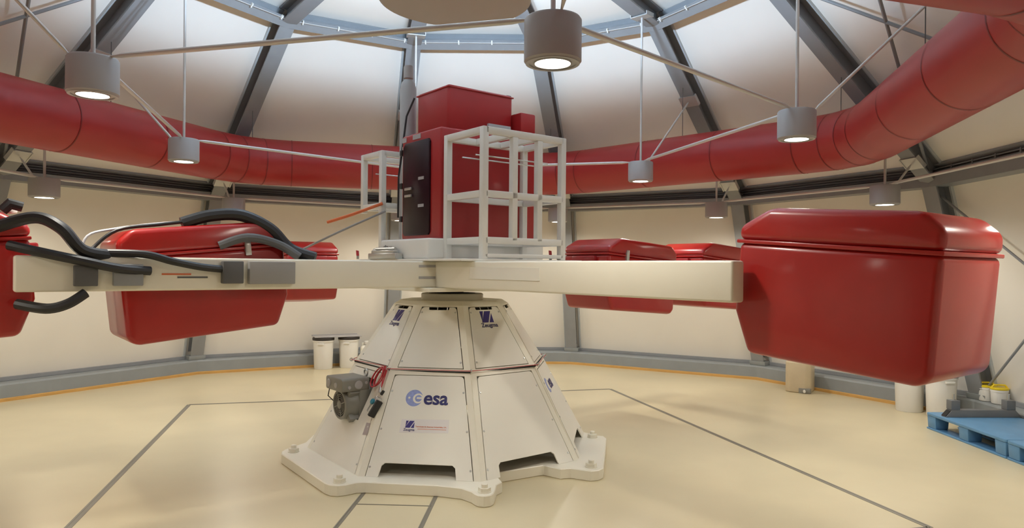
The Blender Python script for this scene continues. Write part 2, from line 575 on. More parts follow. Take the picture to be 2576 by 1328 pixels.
# ------------------------------------------------------------------ pendant lamps
def lamp(k, R, zb, label, group, kn=None, zroof=None, brace_t=None, tube_to=None, rad=0.143, h=0.225):
    pos = P(va(k), R, zb)
    mw = Matrix.Translation(pos) @ Matrix.Rotation(radians(90 - va(k)), 4, 'Z')
    inv = mw.inverted()
    t = thing('pendant_lamp', label, 'lamp', group=group, mw=mw)
    L = lambda p: inv @ p
    b = B().lathe([(0.115, 0.002), (rad - 0.01, 0.0), (rad, 0.012), (rad, h - 0.012), (rad - 0.008, h), (0, h)], 48)
    obj('lamp_housing', b, 'lamp', t)
    b = B().lathe([(0.135, -0.001), (0.125, -0.003), (0.118, -0.001), (0.118, 0.004), (0.095, 0.006), (0.093, 0.0), (0.089, -0.001), (0.089, 0.012)], 48)
    obj('lamp_rim', b, 'lamp', t)
    b = B().lathe([(0, 0.005), (0.091, 0.005)], 48)
    obj('lamp_diffuser', b, 'glow', t)
    # hanging rod with clamp plate
    b = B().tube([(0, 0, h - 0.002), (0, 0, zroof - zb)], 0.013, 10)
    obj('hanging_rod', b, 'rod', t)
    b = B().box(-0.07, 0.07, -0.115, 0.115, zroof - zb - 0.01, zroof - zb)
    b.box(-0.07, 0.07, -0.115, -0.105, zroof - zb, zroof - zb + 0.035)
    b.box(-0.07, 0.07, 0.105, 0.115, zroof - zb, zroof - zb + 0.035)
    obj('clamp_plate', b, 'bracket', t)
    if brace_t is not None:
        q_ = L(rf(k, brace_t, -0.02))
        e0 = V((rad - 0.01, 0, h + 0.002))
        d = (q_ - e0).normalized()
        b = B().tube([e0 + V((-0.03, 0, 0.0)), e0, e0 + d * 0.05, q_ - d * 0.05, q_], [0.004, 0.006, 0.012, 0.012, 0.005], 10)
        obj('brace_rod', b, 'rod', t)
        m = basis(q_, (0, 1, 0), (-slope.x * -1, 0, slope.y), (0, 0, 1))
        up_ = V((slope.x, 0, slope.y)); nn = V((nrm.x, 0, nrm.y))
        m = basis(q_, V((0, 1, 0)), up_, nn)
        b = B().box(-0.10, 0.10, -0.075, 0.075, 0.006, 0.018, m)
        b.box(-0.115, -0.10, -0.075, 0.075, 0.0, 0.05, m)
        b.box(0.10, 0.115, -0.075, 0.075, 0.0, 0.05, m)
        obj('rafter_clamp', b, 'bracket', t)
    if tube_to is not None:
        q_ = L(P(va(tube_to), R, zb)) + V((0, 0, h))
        e0 = V((0, 0, h + 0.004))
        d = (q_ - e0).normalized()
        b = B().tube([e0 + d * (rad - 0.05), e0 + d * rad, e0 + d * (rad + 0.07), q_ - d * (rad + 0.07), q_ - d * rad, q_ - d * (rad - 0.05)],
                     [0.006, 0.008, 0.0155, 0.0155, 0.008, 0.006], 12)
        obj('tie_tube', b, 'rod', t)
    li = bpy.data.lights.new('lamp_light', 'SPOT')
    li.energy = LAMP_W
    li.color = WARM
    li.spot_size = radians(172)
    li.spot_blend = 0.75
    li.shadow_soft_size = 0.085
    lo = bpy.data.objects.new('lamp_light', li)
    COL.objects.link(lo)
    lo.parent = t
    lo.location = (0, 0, -0.012)
    return t

def zr_in(R): return ZT + (RT - R) / RT * (ZA - ZT) - 0.0
def zr_out(R): return ZG + (RG - R) / (RG - RT) * (ZT - ZG) - 0.012
GI, GO = 'inner ring of pendant lamps', 'outer ring of pendant lamps'
RL, ZL, RO, ZO = 2.83, 2.615, 4.57, 2.29
inner = [(-4, 'grey drum pendant lamp at upper left, in front of the red duct', -2),
         (-2, 'small grey drum pendant lamp left of centre, against the red duct', 0),
         (0, 'grey drum pendant lamp hidden behind the red cabinet', 2),
         (2, 'small grey drum pendant lamp right of centre, below the red duct edge', 4),
         (4, 'grey drum pendant lamp right, hanging before the bend of the red duct', 6),
         (6, 'largest nearest grey drum pendant lamp at the top of the picture', -4)]
for k, lab, nx in inner:
    lamp(k, RL, ZL, lab, GI, zroof=zr_in(RL), brace_t=0.61, tube_to=nx)
outer = [(-2, 'outer pendant lamp at the left edge, before the cloth wall', -1),
         (-1, 'outer pendant lamp above the left inner gondola', 0),
         (0, 'outer pendant lamp behind the red cabinet by the back wall', 1),
         (1, 'outer pendant lamp just right of the white tube cage', 2),
         (2, 'outer pendant lamp behind the top left corner of the largest gondola', 3),
         (3, 'outer pendant lamp at right, above the largest gondola', 4),
         (-3, 'outer pendant lamp beyond the left edge of the picture', -2),
         (4, 'outer pendant lamp beyond the right edge of the picture', 5),
         (5, 'unseen outer pendant lamp right of the entrance, added to light the near side', None),  # from here on, unseen lamps added to light the near side
         (7, 'unseen outer pendant lamp left of the entrance, added to light the near side', 8),
         (8, 'unseen outer pendant lamp further left of the entrance, added to light the near side', 9)]
for k, lab, nx in outer:
    lamp(k, RO, ZO, lab, GO, zroof=zr_out(RO), brace_t=0.10, tube_to=nx, h=0.205, rad=0.145)

# ------------------------------------------------------------------ centrifuge pedestal
ped = thing('centrifuge_pedestal', 'cream octagonal steel pedestal bolted to the floor, carrying the rotor', 'pedestal', (0, 0, 0))
AZS = [75.3 + 45 * i for i in range(8)]
BOT = {0: (76, 1.24), 1: (121, 1.24), 2: (165.6, 1.28), 3: (207, 1.27), 4: (254.5, 1.22)}
def pv(i, lev):
    i %= 8
    a = AZS[i]
    if lev == 0:
        az_, r = BOT.get(i, (a, 1.25))
        return P(az_, r, 0.08)
    if lev == 1: return P(a, 0.83, 0.80)
    if lev == 2: return P(a, 0.506, 1.285)
    if lev == 3: return P(a, 0.450, 1.318)
def facet(i, lev):
    BR, BL, TR, TL = pv(i, lev), pv(i + 1, lev), pv(i, lev + 1), pv(i + 1, lev + 1)
    o = (BL + BR) / 2
    rt = (BR - BL).normalized()
    up = (TL + TR) / 2 - o
    up = (up - rt * up.dot(rt)).normalized()
    m = basis(o, rt, up, rt.cross(up))
    inv = m.inverted()
    return m, [inv @ p for p in (BL, BR, TR, TL)]

shell = B()
pan_specs = []
th = 0.012
def lerp2(a, c, t): return a + (c - a) * t
for i in range(8):
    for lev in (0, 1):
        m, (bl, br, tr, tl) = facet(i, lev)
        # opening trapezoid in facet coordinates
        ins = 0.05
        def at(v_):   # left and right edge x at height v_
            t_ = v_ / ((tl.y + tr.y) / 2)
            return bl.x + (tl.x - bl.x) * t_, br.x + (tr.x - br.x) * t_
        H = (tl.y + tr.y) / 2
        v0, v1 = (0.0, H - 0.045) if lev == 0 else (0.012, H - 0.0)
        if lev == 1: v1 = H - 0.012
        l0, r0 = at(v0); l1, r1 = at(v1)
        ol0, or0, ol1, or1 = l0 + ins, r0 - ins, l1 + ins, r1 - ins
        W = lambda x, y, z=0.0: m @ V((x, y, z))
        # frame strips: left, right, top (and a thin bottom one on the upper tier)
        for poly in ([(bl.x, bl.y), (l0 + ins, v0), (ol1, v1), (tl.x, tl.y)],
                     [(r0 - ins, v0), (br.x, br.y), (tr.x, tr.y), (or1, v1)],
                     [(ol1, v1), (or1, v1), (tr.x, tr.y), (tl.x, tl.y)]):
            shell.hexa([W(x, y, -th) for x, y in poly], [W(x, y, 0) for x, y in poly])
        if lev == 1:
            poly = [(bl.x, bl.y), (br.x, br.y), (r0 - ins, v0), (l0 + ins, v0)]
            shell.hexa([W(x, y, -th) for x, y in poly], [W(x, y, 0) for x, y in poly])
        pan_specs.append((i, lev, m, ol0, or0, ol1, or1, v0, v1))
# chamfer and top plate
for i in range(8):
    a, c, d, e = pv(i, 2), pv(i + 1, 2), pv(i + 1, 3), pv(i, 3)
    shell.poly([a, c, d, e])
shell.poly([pv(i, 3) for i in range(8)])
obj('pedestal_shell', shell, 'cream', ped, smooth=False)
b = B()
b.prism([(P(AZS[i], 0.84, 0).x, P(AZS[i], 0.84, 0).y) for i in reversed(range(8))], 0.785, 0.795)
obj('inner_shade_sheet', b, 'void', ped, smooth=False)  # black sheet painted as the shade inside the hollow shell

def panel_poly(l0, r0, l1, r1, v0, v1, g, notch=None, topnotch=None, rc=0.02):
    """panel outline, gap g, rounded top corners, optional cut-outs"""
    hgt = v1 - v0
    kx = lambda v_: ((l0 + g) + (l1 - l0) * (v_ - v0) / hgt, (r0 - g) + (r1 - r0) * (v_ - v0) / hgt)
    y0, y1 = v0 + (0.0 if notch else g), v1 - g
    pts = []
    if notch:
        a, c, d = notch      # left, right, height
        pts += [(kx(y0)[0], y0), (a - 0.004, y0), (a + 0.012, y0 + d - 0.02), (a + 0.035, y0 + d), (c - 0.035, y0 + d), (c - 0.012, y0 + d - 0.02), (c + 0.004, y0), (kx(y0)[1], y0)]
    else:
        pts += [(kx(y0)[0], y0), (kx(y0)[1], y0)]
    pts += [(kx(y1 - rc)[1], y1 - rc), (kx(y1)[1] - rc * 0.35, y1 - rc * 0.3), (kx(y1)[1] - rc, y1)]
    if topnotch:
        a, c, d = topnotch
        pts += [(c, y1), (c - 0.001, y1 - d + 0.006), (c - 0.008, y1 - d), (a + 0.008, y1 - d), (a + 0.001, y1 - d + 0.006), (a, y1)]
    pts += [(kx(y1)[0] + rc, y1), (kx(y1)[0] + rc * 0.35, y1 - rc * 0.3), (kx(y1 - rc)[0], y1 - rc)]
    return pts

def decal(name, pts, m, material, parent, z=0.0035, d=0.0015):
    b = B()
    b.prism(pts, z - d, z, m)
    return obj(name, b, material, parent, smooth=False)

def emblem(m, u, v, w_, h_, parent, shear=0.0):
    """two-stroke square emblem: three dark pieces split by two slanted white bars"""
    f = lambda pts: [(u + p[0] * w_ + p[1] * shear * w_, v + p[1] * h_) for p in pts]
    b = B()
    for poly in ([(0.06, 0.12), (0.36, 1.0), (0.06, 1.0)], [(0.0, 0.0), (0.54, 0.0), (0.98, 1.0), (0.46, 1.0)], [(0.64, 0.0), (1.0, 0.0), (1.0, 0.82)]):
        b.prism(f(poly), 0.002, 0.0036, m)
    obj('emblem', b, 'navy2', parent, smooth=False)

MOTOR = 3
for (i, lev, m, l0, r0, l1, r1, v0, v1) in pan_specs:
    g = 0.006
    if lev == 0:
        notch = None if i == MOTOR else (-0.300, 0.268, 0.105)
        pts = panel_poly(l0, r0, l1, r1, v0, v1, g, notch=notch)
        if i == MOTOR:
            # frame of four plates round the motor opening
            hx0, hx1, hy0, hy1 = -0.20, 0.135, 0.36, 0.70
            kx = lambda v_: (l0 + g + (l1 - l0) * (v_ - v0) / (v1 - v0), r0 - g + (r1 - r0) * (v_ - v0) / (v1 - v0))
            b = B()
            a0, a1 = kx(0.0); c0, c1 = kx(hy0); d0, d1 = kx(hy1); e0, e1 = kx(v1 - g)
            for poly in ([(a0, 0.0), (a1, 0.0), (c1, hy0), (c0, hy0)], [(c0, hy0), (hx0, hy0), (hx0, hy1), (d0, hy1)],
                         [(hx1, hy0), (c1, hy0), (d1, hy1), (hx1, hy1)], [(d0, hy1), (d1, hy1), (e1, v1 - g), (e0, v1 - g)]):
                b.prism(poly, -0.008, 0.002, m)
            bmesh.ops.remove_doubles(b.bm, verts=b.bm.verts, dist=0.0001)
        else:
            b = B().prism(pts, -0.008, 0.002, m)
        pan = obj('lower_panel', b, 'cream2', ped, smooth=False)
        scr = [(e, t_) for t_ in (0.09, 0.45, 0.83) for e in (0, 1)]
    else:
        tn = (-0.085, 0.085, 0.026)
        pts = panel_poly(l0, r0, l1, r1, v0, v1, g, topnotch=tn)
        b = B().prism(pts, -0.008, 0.002, m)
        pan = obj('upper_panel', b, 'cream2', ped, smooth=False)
        scr = [(e, t_) for t_ in (0.10, 0.90) for e in (0, 1)]
    if i > 4: continue
    for e, t_ in scr:
        yy = v0 + (v1 - v0) * t_
        xx = (l0 + (l1 - l0) * t_ + 0.018) if e == 0 else (r0 + (r1 - r0) * t_ - 0.018)
        b = B().lathe([(0, 0.006), (0.006, 0.006), (0.0085, 0.003), (0.0085, 0.001)], 10, m @ Matrix.Translation((xx, yy, 0)))
        obj('screw', b, 'zinc', pan)
    # prints
    if i == 2 and lev == 0:
        u0, w0, R_ = -0.118, 0.604, 0.066
        circ = lambda cx, cy, r, n=40: [(cx + r * cos(2 * pi * j / n), cy + r * sin(2 * pi * j / n)) for j in range(n)]
        decal('logo_globe', circ(u0, w0, R_), m, 'sky', pan, 0.0030)
        decal('logo_ring', circ(u0 + 0.46 * R_, w0 - 0.04 * R_, R_ * 0.60), m, 'cream2', pan, 0.0034)
        decal('logo_core', circ(u0 + 0.50 * R_, w0 - 0.04 * R_, R_ * 0.40), m, 'sky', pan, 0.0038)
        decal('logo_bar', [(u0 + 0.30 * R_, w0 - 0.10 * R_), (u0 + 1.06 * R_, w0 - 0.10 * R_), (u0 + 1.06 * R_, w0 + 0.10 * R_), (u0 + 0.30 * R_, w0 + 0.10 * R_)], m, 'cream2', pan, 0.0042)
        decal('logo_dot', circ(u0 - 0.58 * R_, w0 + 0.02 * R_, R_ * 0.13, 16), m, 'cream2', pan, 0.0034)
        tb = text_bm('esa', 0.150, 0.0008, m @ Matrix.Translation((-0.045, 0.558, 0.0036)), bold=0.0034, spacing=0.98)
        obj('lettering', tb, 'navy', pan, smooth=False)
        lab = decal('name_label', [(-0.196, 0.333), (0.176, 0.341), (0.172, 0.443), (-0.19, 0.436)], m, 'label', pan, 0.0030)
        emblem(m, -0.158, 0.371, 0.070, 0.054, lab)
        tb = text_bm('Zeugma', 0.026, 0.0005, m @ Matrix.Translation((-0.166, 0.348, 0.0036)), bold=0.0004)
        obj('lettering', tb, 'navy', lab, smooth=False)
        tb = text_bm('Tecnologia de Sistemas Industriales, S.A.', 0.0145, 0.0005, m @ Matrix.Translation((-0.078, 0.378, 0.0036)), bold=0.0002)
        obj('lettering', tb, 'orange', lab, smooth=False)
        decal('label_line', [(-0.06, 0.362), (0.158, 0.363), (0.158, 0.366), (-0.06, 0.365)], m, 'orange', lab, 0.0036, 0.001)
    if lev == 1 and i in (1, 3):
        emblem(m, -0.062, 0.408, 0.118, 0.104, pan)
        tb = text_bm('Zeugma', 0.050, 0.0006, m @ Matrix.Translation((-0.078, 0.366, 0.0036)), bold=0.0008)
        obj('lettering', tb, 'navy', pan, smooth=False)
    if i == 0 and lev == 0:
        R_ = 0.066
        circ = lambda cx, cy, r, n=32: [(cx + r * cos(2 * pi * j / n), cy + r * sin(2 * pi * j / n)) for j in range(n)]
        decal('logo_globe', circ(-0.16, 0.60, R_), m, 'sky', pan, 0.0030)
        decal('logo_ring', circ(-0.16 + 0.46 * R_, 0.597, R_ * 0.6), m, 'cream2', pan, 0.0034)
        tb = text_bm('esa', 0.15, 0.0008, m @ Matrix.Translation((-0.087, 0.555, 0.0036)), bold=0.0034)
        obj('lettering', tb, 'navy', pan, smooth=False)
# neck, seal and coupling plate
b = B().lathe([(0.0, 1.316), (0.272, 1.316), (0.272, 1.365), (0.262, 1.372), (0.21, 1.372), (0.21, 1.368), (0, 1.368)], 56)
obj('neck_ring', b, 'cream', ped)
b = B().lathe([(0.20, 1.369), (0.205, 1.374), (0.10, 1.378), (0.10, 1.392), (0, 1.392)], 48)
obj('shaft_seal', b, 'black', ped)
b = B().lathe([(0, 1.392), (0.208, 1.392), (0.212, 1.397), (0.208, 1.405), (0, 1.405)], 56)
obj('coupling_plate', b, 'motor', ped)

# base plate with lugs
def arc(cx, cy, r, a0, a1, n=8):
    return [(cx + r * cos(radians(a0 + (a1 - a0) * j / n)), cy + r * sin(radians(a0 + (a1 - a0) * j / n))) for j in range(n + 1)]
ol = [(-0.50, -1.268), (0.02, -1.330), (0.19, -1.385), (0.265, -1.46), (0.285, -1.50)]
ol += [(0.31, -1.535), (0.355, -1.548), (0.395, -1.53), (0.415, -1.49), (0.425, -1.41), (0.43, -1.30), (0.47, -1.235), (0.41, -1.02)]
ol += [(0.78, -0.80), (0.905, -0.900), (0.985, -0.875), (1.13, -0.945), (1.19, -0.925), (1.235, -0.86), (1.385, 0.09), (1.37, 0.17), (1.30, 0.20), (1.20, 0.33)]
ol += [(1.16, 0.62), (0.90, 1.02), (0.40, 1.25), (-0.20, 1.34), (-0.75, 1.12), (-1.14, 0.66), (-1.25, 0.10), (-1.24, -0.16), (-1.34, -0.40)]
ol += [(-1.345, -0.47), (-1.325, -0.535), (-0.775, -1.295), (-0.725, -1.34), (-0.67, -1.352), (-0.62, -1.33), (-0.555, -1.277)]
b = B().prism(ol, 0.0, 0.08)
obj('base_plate', b, 'cream', ped, bevel=0.006, seg=1, smooth=False)
for (x, y) in ((-1.245, -0.47), (-0.675, -1.275), (0.352, -1.462), (1.145, -0.835), (1.262, 0.115)):
    m = Matrix.Translation((x, y, 0.08))
    b = B().lathe([(0.0, 0.0), (0.046, 0.0), (0.046, 0.006), (0.0, 0.006)], 24, m)
    hexp = [(0.043 * cos(pi * j / 3), 0.043 * sin(pi * j / 3)) for j in range(6)]
    b.prism(hexp, 0.006, 0.030, m)
    b.lathe([(0.022, 0.030), (0.022, 0.052), (0.018, 0.056), (0, 0.056)], 16, m)
    obj('anchor_bolt', b, 'cream', ped, ang=30)

# motor in the left facet
m, _ = facet(MOTOR, 0)
nh = P(231, 1, 0); th_ = V((-cos(radians(231)), sin(radians(231)), 0)); zz = V((0, 0, 1))
mm = basis(nh * 1.0 + V((0.0, 0.0, 0.505)) + th_ * (-0.01), th_, zz, nh)   # x right, y up, z outwards
mot = thing('drive_motor', 'grey drive motor with fan sticking out of the pedestal side', 'motor', mw=mm)
b = B()
oct_ = lambda r, k=1.0: [(r * k * cos(radians(22.5 + 45 * j)), r * cos(0) * sin(radians(22.5 + 45 * j))) for j in range(8)]
b.prism([(-0.135, -0.12), (-0.10, -0.155), (0.10, -0.155), (0.135, -0.12), (0.135, 0.12), (0.10, 0.155), (-0.10, 0.155), (-0.135, 0.12)], -0.30, -0.05)
body = obj('motor_body', b, 'motor', mot, bevel=0.008)
b = B()
b.lathe([(0.132, -0.06), (0.132, -0.02), (0.118, 0.0), (0.118, 0.055), (0.112, 0.062), (0.10, 0.062), (0.10, 0.02), (0, 0.02)], 40)
obj('fan_cowl', b, 'motor', mot)
b = B()
for a_ in (45, 135, 225, 315):
    mr = Matrix.Rotation(radians(a_), 4, 'Z')
    b.box(0.085, 0.165, -0.022, 0.022, -0.22, 0.03, mr)
obj('cowl_rib', b, 'motor', mot, bevel=0.008)
b = B()
for r in (0.098, 0.082, 0.066, 0.05):
    b.tube([(r * cos(2 * pi * j / 28), r * sin(2 * pi * j / 28), 0.056) for j in range(28)], 0.0032, 5, closed=True)
for a_ in (20, 110, 200, 290):
    b.tube([(0.03 * cos(radians(a_)), 0.03 * sin(radians(a_)), 0.058), (0.104 * cos(radians(a_)), 0.104 * sin(radians(a_)), 0.058)], 0.005, 5)
b.lathe([(0.036, 0.05), (0.034, 0.062), (0.0, 0.066)], 20)
obj('fan_grille', b, 'motor', mot)
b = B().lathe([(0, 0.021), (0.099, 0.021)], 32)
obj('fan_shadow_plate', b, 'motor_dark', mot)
b = B().prism([(-0.145, 0.115), (0.13, 0.115), (0.14, 0.13), (0.14, 0.205), (0.125, 0.22), (-0.14, 0.22), (-0.155, 0.205), (-0.155, 0.13)], -0.13, 0.105)
tb_ = obj('terminal_box', b, 'motor', mot, bevel=0.008)
for (zc, yc, r) in ((0.045, 0.150, 0.014), (-0.035, 0.165, 0.034), (-0.10, 0.178, 0.013)):
    b = B().lathe([(0, 0.006), (r * 0.9, 0.006), (r, 0.002), (r, -0.004)], 20, basis((0.141, yc, zc), (0, 0, -1), (0, 1, 0), (1, 0, 0)))
    obj('knockout_cap', b, 'lamp', tb_)
for (xc, yc, r) in ((-0.10, 0.165, 0.032), (0.03, 0.16, 0.022)):
    b = B().lathe([(0, 0.006), (r * 0.9, 0.006), (r, 0.002), (r, -0.004)], 20, Matrix.Translation((xc, yc, 0.105)))
    obj('knockout_cap', b, 'lamp', tb_)
b = B().tube([(0.02 + 0.026 * cos(2 * pi * j / 16), 0.238 + 0.026 * sin(2 * pi * j / 16), -0.16) for j in range(16)], 0.008, 8, closed=True)
obj('lifting_eye', b, 'zinc', mot)
b = B().tube([(-0.09, 0.13, 0.10), (-0.11, 0.06, 0.105), (-0.09, 0.02, 0.07)], 0.004, 6)
obj('motor_lead', b, 'black', mot)

# pull-cord switch, red rope with eye bolts, type plate
inv = Matrix.Identity(4)
sw = thing('pull_cord_switch', 'small grey and black emergency switch with teal button on the pedestal', 'switch', mw=m @ Matrix.Translation((0.335, 0.50, 0.0)) @ Matrix.Rotation(radians(-14), 4, 'Z'))
b = B().prism([(-0.035, -0.06), (0.020, -0.06), (0.020, 0.05), (0.005, 0.075), (-0.02, 0.075), (-0.035, 0.05)], 0.002, 0.05)
obj('switch_body', b, 'zinc', sw, bevel=0.004)
b = B().box(0.0205, 0.048, -0.075, 0.06, 0.002, 0.055)
obj('switch_cover', b, 'black', sw, bevel=0.005)
b = B().lathe([(0.022, 0.05), (0.022, 0.062), (0.017, 0.066), (0, 0.066)], 20, Matrix.Translation((-0.012, 0.025, 0)))
obj('reset_button', b, 'teal', sw)
b = B().tube([(-0.008, 0.075, 0.025), (-0.006, 0.10, 0.025)], 0.007, 8)
obj('plunger', b, 'zinc', sw)
b = B().tube([(-0.006, 0.10, 0.025), (-0.002, 0.135, 0.025)], 0.012, 10)
obj('cable_gland', b, 'black', sw)
b = B().tube([(-0.035, -0.055, 0.02), (-0.06, -0.055, 0.02)], 0.013, 10)
obj('side_gland', b, 'black', sw)

rope = thing('pull_rope', 'thin red pull rope strung round the pedestal waist with a hanging coil', 'rope', (0, 0, 0))
eyes = [P(AZS[i], 0.865, 0.805) for i in range(8)]
for i in range(8):
    if i == 3:
        continue
    b = B().tube([eyes[i], eyes[(i + 1) % 8]], 0.003, 6)
    obj('rope_run', b, 'rope', rope)
e3 = m @ V((0.245, 0.815, 0.035))
b = B().tube([eyes[4], e3], 0.003, 6)
obj('rope_run', b, 'rope', rope)
b = B().tube([e3, m @ V((0.255, 0.74, 0.03)), m @ V((0.315, 0.66, 0.03))], 0.004, 6)
b.tube([eyes[3], m @ V((0.315, 0.66, 0.03)), m @ V((0.305, 0.635, 0.028))], 0.004, 6)
obj('rope_drop', b, 'rope', rope)
b = B()
for j in range(5):
    cx, cy = 0.20 + 0.008 * (j % 3), 0.735 - 0.006 * j
    rx, ry = 0.050 + 0.004 * j, 0.082 + 0.006 * (j % 2)
    pts = [m @ V((cx + rx * cos(2 * pi * q_ / 28) * cos(-0.3) - ry * sin(2 * pi * q_ / 28) * sin(-0.3),
                  cy + rx * cos(2 * pi * q_ / 28) * sin(-0.3) + ry * sin(2 * pi * q_ / 28) * cos(-0.3), 0.016 + 0.008 * j)) for q_ in range(28)]
    b.tube(pts, 0.0045, 6, closed=True)
obj('rope_coil', b, 'rope', rope)
for i in range(6):
    e = eyes[i] - P(AZS[i], 0.03, 0)
    b = B().tube([e - V((0, 0, 0.0)), eyes[i]], 0.006, 6)
    b.tube([eyes[i] + P(AZS[i], 0.012 * cos(2 * pi * j / 12), 0.012 * sin(2 * pi * j / 12)) for j in range(12)], 0.0035, 5, closed=True)
    obj('eye_bolt', b, 'zinc', rope)
b = B().tube([m @ V((0.300, 0.655, 0.03)), m @ V((0.325, 0.61, 0.03))], 0.010, 8)
obj('rope_clamp', b, 'zinc', rope)
decal('type_plate', [(0.305, 0.275), (0.375, 0.285), (0.345, 0.375), (0.285, 0.368)], m, 'mauve', ped, 0.004)

# ------------------------------------------------------------------ rotor: crossed twin-beam arms (local x = front right arm)
ROT = radians(90 - 142)
rot_m = Matrix.Rotation(ROT, 4, 'Z')
rotor = thing('rotor_arms', 'long cream crossed twin-beam rotor on top of the pedestal', 'rotor', mw=Matrix.Translation((0, 0, 1.405)) @ rot_m)
Z0, Z1 = 1.437 - 1.405, 1.645 - 1.405
AO, AL, AW = 0.42, 3.20, 0.10
for sgn in (-1, 1):
    b = B().box(-AL, AL, sgn * AO - AW / 2, sgn * AO + AW / 2, Z0, Z1)
    obj('arm_beam', b, 'cream', rotor, bevel=0.014, seg=3)
    b = B().box(sgn * AO - AW / 2, sgn * AO + AW / 2, -AL, AL, Z0 + 0.0005, Z1 - 0.0005)
    obj('arm_beam', b, 'cream', rotor, bevel=0.014, seg=3)
for a_ in (0, 90, 180, 270):
    mr = Matrix.Rotation(radians(a_), 4, 'Z')
    b = B().box(2.94, 3.02, -AO, AO, Z0 + 0.02, Z1 - 0.02, mr)
    obj('cross_member', b, 'cream', rotor, bevel=0.008)
    b = B().box(1.20, 1.28, -AO, AO, Z0 + 0.02, Z1 - 0.02, mr)
    obj('cross_member', b, 'cream', rotor, bevel=0.008)
b = B().box(-0.60, 0.60, -0.60, 0.60, 0.0, Z0)
obj('hub_plate', b, 'cream', rotor, bevel=0.006)
b = B().box(-0.66, 1.00, -0.58, 0.62, Z1, Z1 + 0.018)
obj('deck_plate', b, 'white', rotor, bevel=0.004)
# boxes and plates bolted to the near side of the front left arm
def armbox(nm, y0, y1, z0, z1, d, mt, bev=0.006):
    b = B().box(AO + AW / 2, AO + AW / 2 + d, y0, y1, z0 - 1.405, z1 - 1.405)
    return obj(nm, b, mt, rotor, bevel=bev)
armbox('junction_box', -1.93, -1.62, 1.475, 1.625, 0.05, 'cable')
armbox('sensor_block', -2.10, -1.97, 1.48, 1.625, 0.06, 'steel_dark')
armbox('junction_box', -2.72, -2.56, 1.47, 1.60, 0.05, 'steel')
armbox('junction_box', -2.92, -2.80, 1.47, 1.59, 0.06, 'steel_dark')
armbox('warning_strip', -2.45, -2.28, 1.535, 1.545, 0.004, 'orange', 0.0)
armbox('warning_strip', -2.36, -2.18, 1.515, 1.525, 0.004, 'steel_dark', 0.0)
for zz_ in (1.595, 1.505):
    armbox('cover_plate', -0.62, -0.46, zz_, zz_ + 0.02, 0.004, 'lamp', 0.0)
b = B().box(0.95, 1.75, -AO - AW / 2 - 0.004, -AO - AW / 2, 1.515 - 1.405, 1.60 - 1.405)
obj('arm_cover_plate', b, 'cream2', rotor, smooth=False)

# ------------------------------------------------------------------ gondolas
def gondola(az_, r, label, fit=False, z=1.515, tilt=4.5, name='gondola', group='red gondolas on the rotor arms', L_=0.95, Wd=0.66):
    mw = Matrix.Translation(P(az_, r, z)) @ Matrix.Rotation(radians(90 - az_), 4, 'Z') @ Matrix.Rotation(radians(tilt), 4, 'Y')
    t = thing(name, label, 'gondola', mw=mw, group=group)
    h = L_ / 2; wd = Wd / 2
    # tub: side profile (x radial out, z up) swept across the width
    prof = [(-h + 0.09, -0.365), (h - 0.05, -0.365), (h, -0.32), (h, 0.19), (-h, 0.19), (-h, -0.16)]
    b = B().hexa([V((x, -wd, z_)) for x, z_ in prof], [V((x, wd, z_)) for x, z_ in prof])
    tub = obj('gondola_shell', b, 'red', t, bevel=0.045, seg=4, ang=50)
    prof = [(-h - 0.004, 0.20), (h + 0.004, 0.20), (h + 0.004, 0.29), (h - 0.09, 0.365), (-h + 0.16, 0.365), (-h - 0.004, 0.27)]
    b = B().hexa([V((x, -wd - 0.004, z_)) for x, z_ in prof], [V((x, wd + 0.004, z_)) for x, z_ in prof])
    lid = obj('gondola_lid', b, 'red', t, bevel=0.04, seg=4, ang=50)
    b = B().box(-h - 0.007, h + 0.007, -wd - 0.007, wd + 0.007, 0.184, 0.204)
    obj('lid_flange', b, 'red', t, bevel=0.006)
    for sgn in ((-1, 1) if fit else ()):
        b = B().box(-0.06, 0.06, sgn * (wd + 0.002), sgn * (wd + 0.04), -0.06, 0.10) if sgn > 0 else B().box(-0.06, 0.06, -(wd + 0.04), -(wd + 0.002), -0.06, 0.10)
        obj('pivot_block', b, 'white', t, bevel=0.01)
        b = B().box(-h * 0.55, -h * 0.55 + 0.04, sgn * wd - 0.02, sgn * wd + 0.02, 0.14, 0.25)
        obj('latch', b, 'zinc', lid, bevel=0.004)
    b = B().box(-h - 0.16, -h + 0.03, -0.20, 0.20, -0.06, 0.06)
    obj('arm_bracket', b, 'white', t, bevel=0.01)
    b = B().box(-h - 0.05, -h + 0.06, -0.16, 0.16, 0.09, 0.17)
    obj('connector_box', b, 'red2', t, bevel=0.012)
    return t, mw

RG_ = 3.575
g1, m1 = gondola(142, RG_ + 0.02, 'largest red gondola at right, nearest to the viewer')
g2, m2 = gondola(232, RG_, 'red gondola cut off by the left edge of the picture')
g3, m3 = gondola(232, 2.13, 'red gondola with black hoses held between the beams at left', True, L_=1.04, tilt=6.0, z=1.50)
g4, m4 = gondola(322, RG_, 'small far red gondola left of the cabinet, behind the hosed gondola')
g5, m5 = gondola(52, 2.13, 'far red gondola right of the pedestal, closer to the hub', True, L_=1.04)
g6, m6 = gondola(52, RG_, 'farthest red gondola at right, partly behind the largest gondola')

b = B().tube([(-0.36, 0.20, 0.36), (-0.40, 0.20, 0.40), (-0.46, 0.20, 0.38)], 0.03, 10)
obj('hose_socket', b, 'black', g2)
b = B().lathe([(0, 0.0), (0.035, 0.0), (0.04, 0.01), (0.04, 0.05), (0.03, 0.065), (0, 0.065)], 20, Matrix.Translation((-0.40, 0.10, 0.35)))
obj('white_cap', b, 'white', g2)

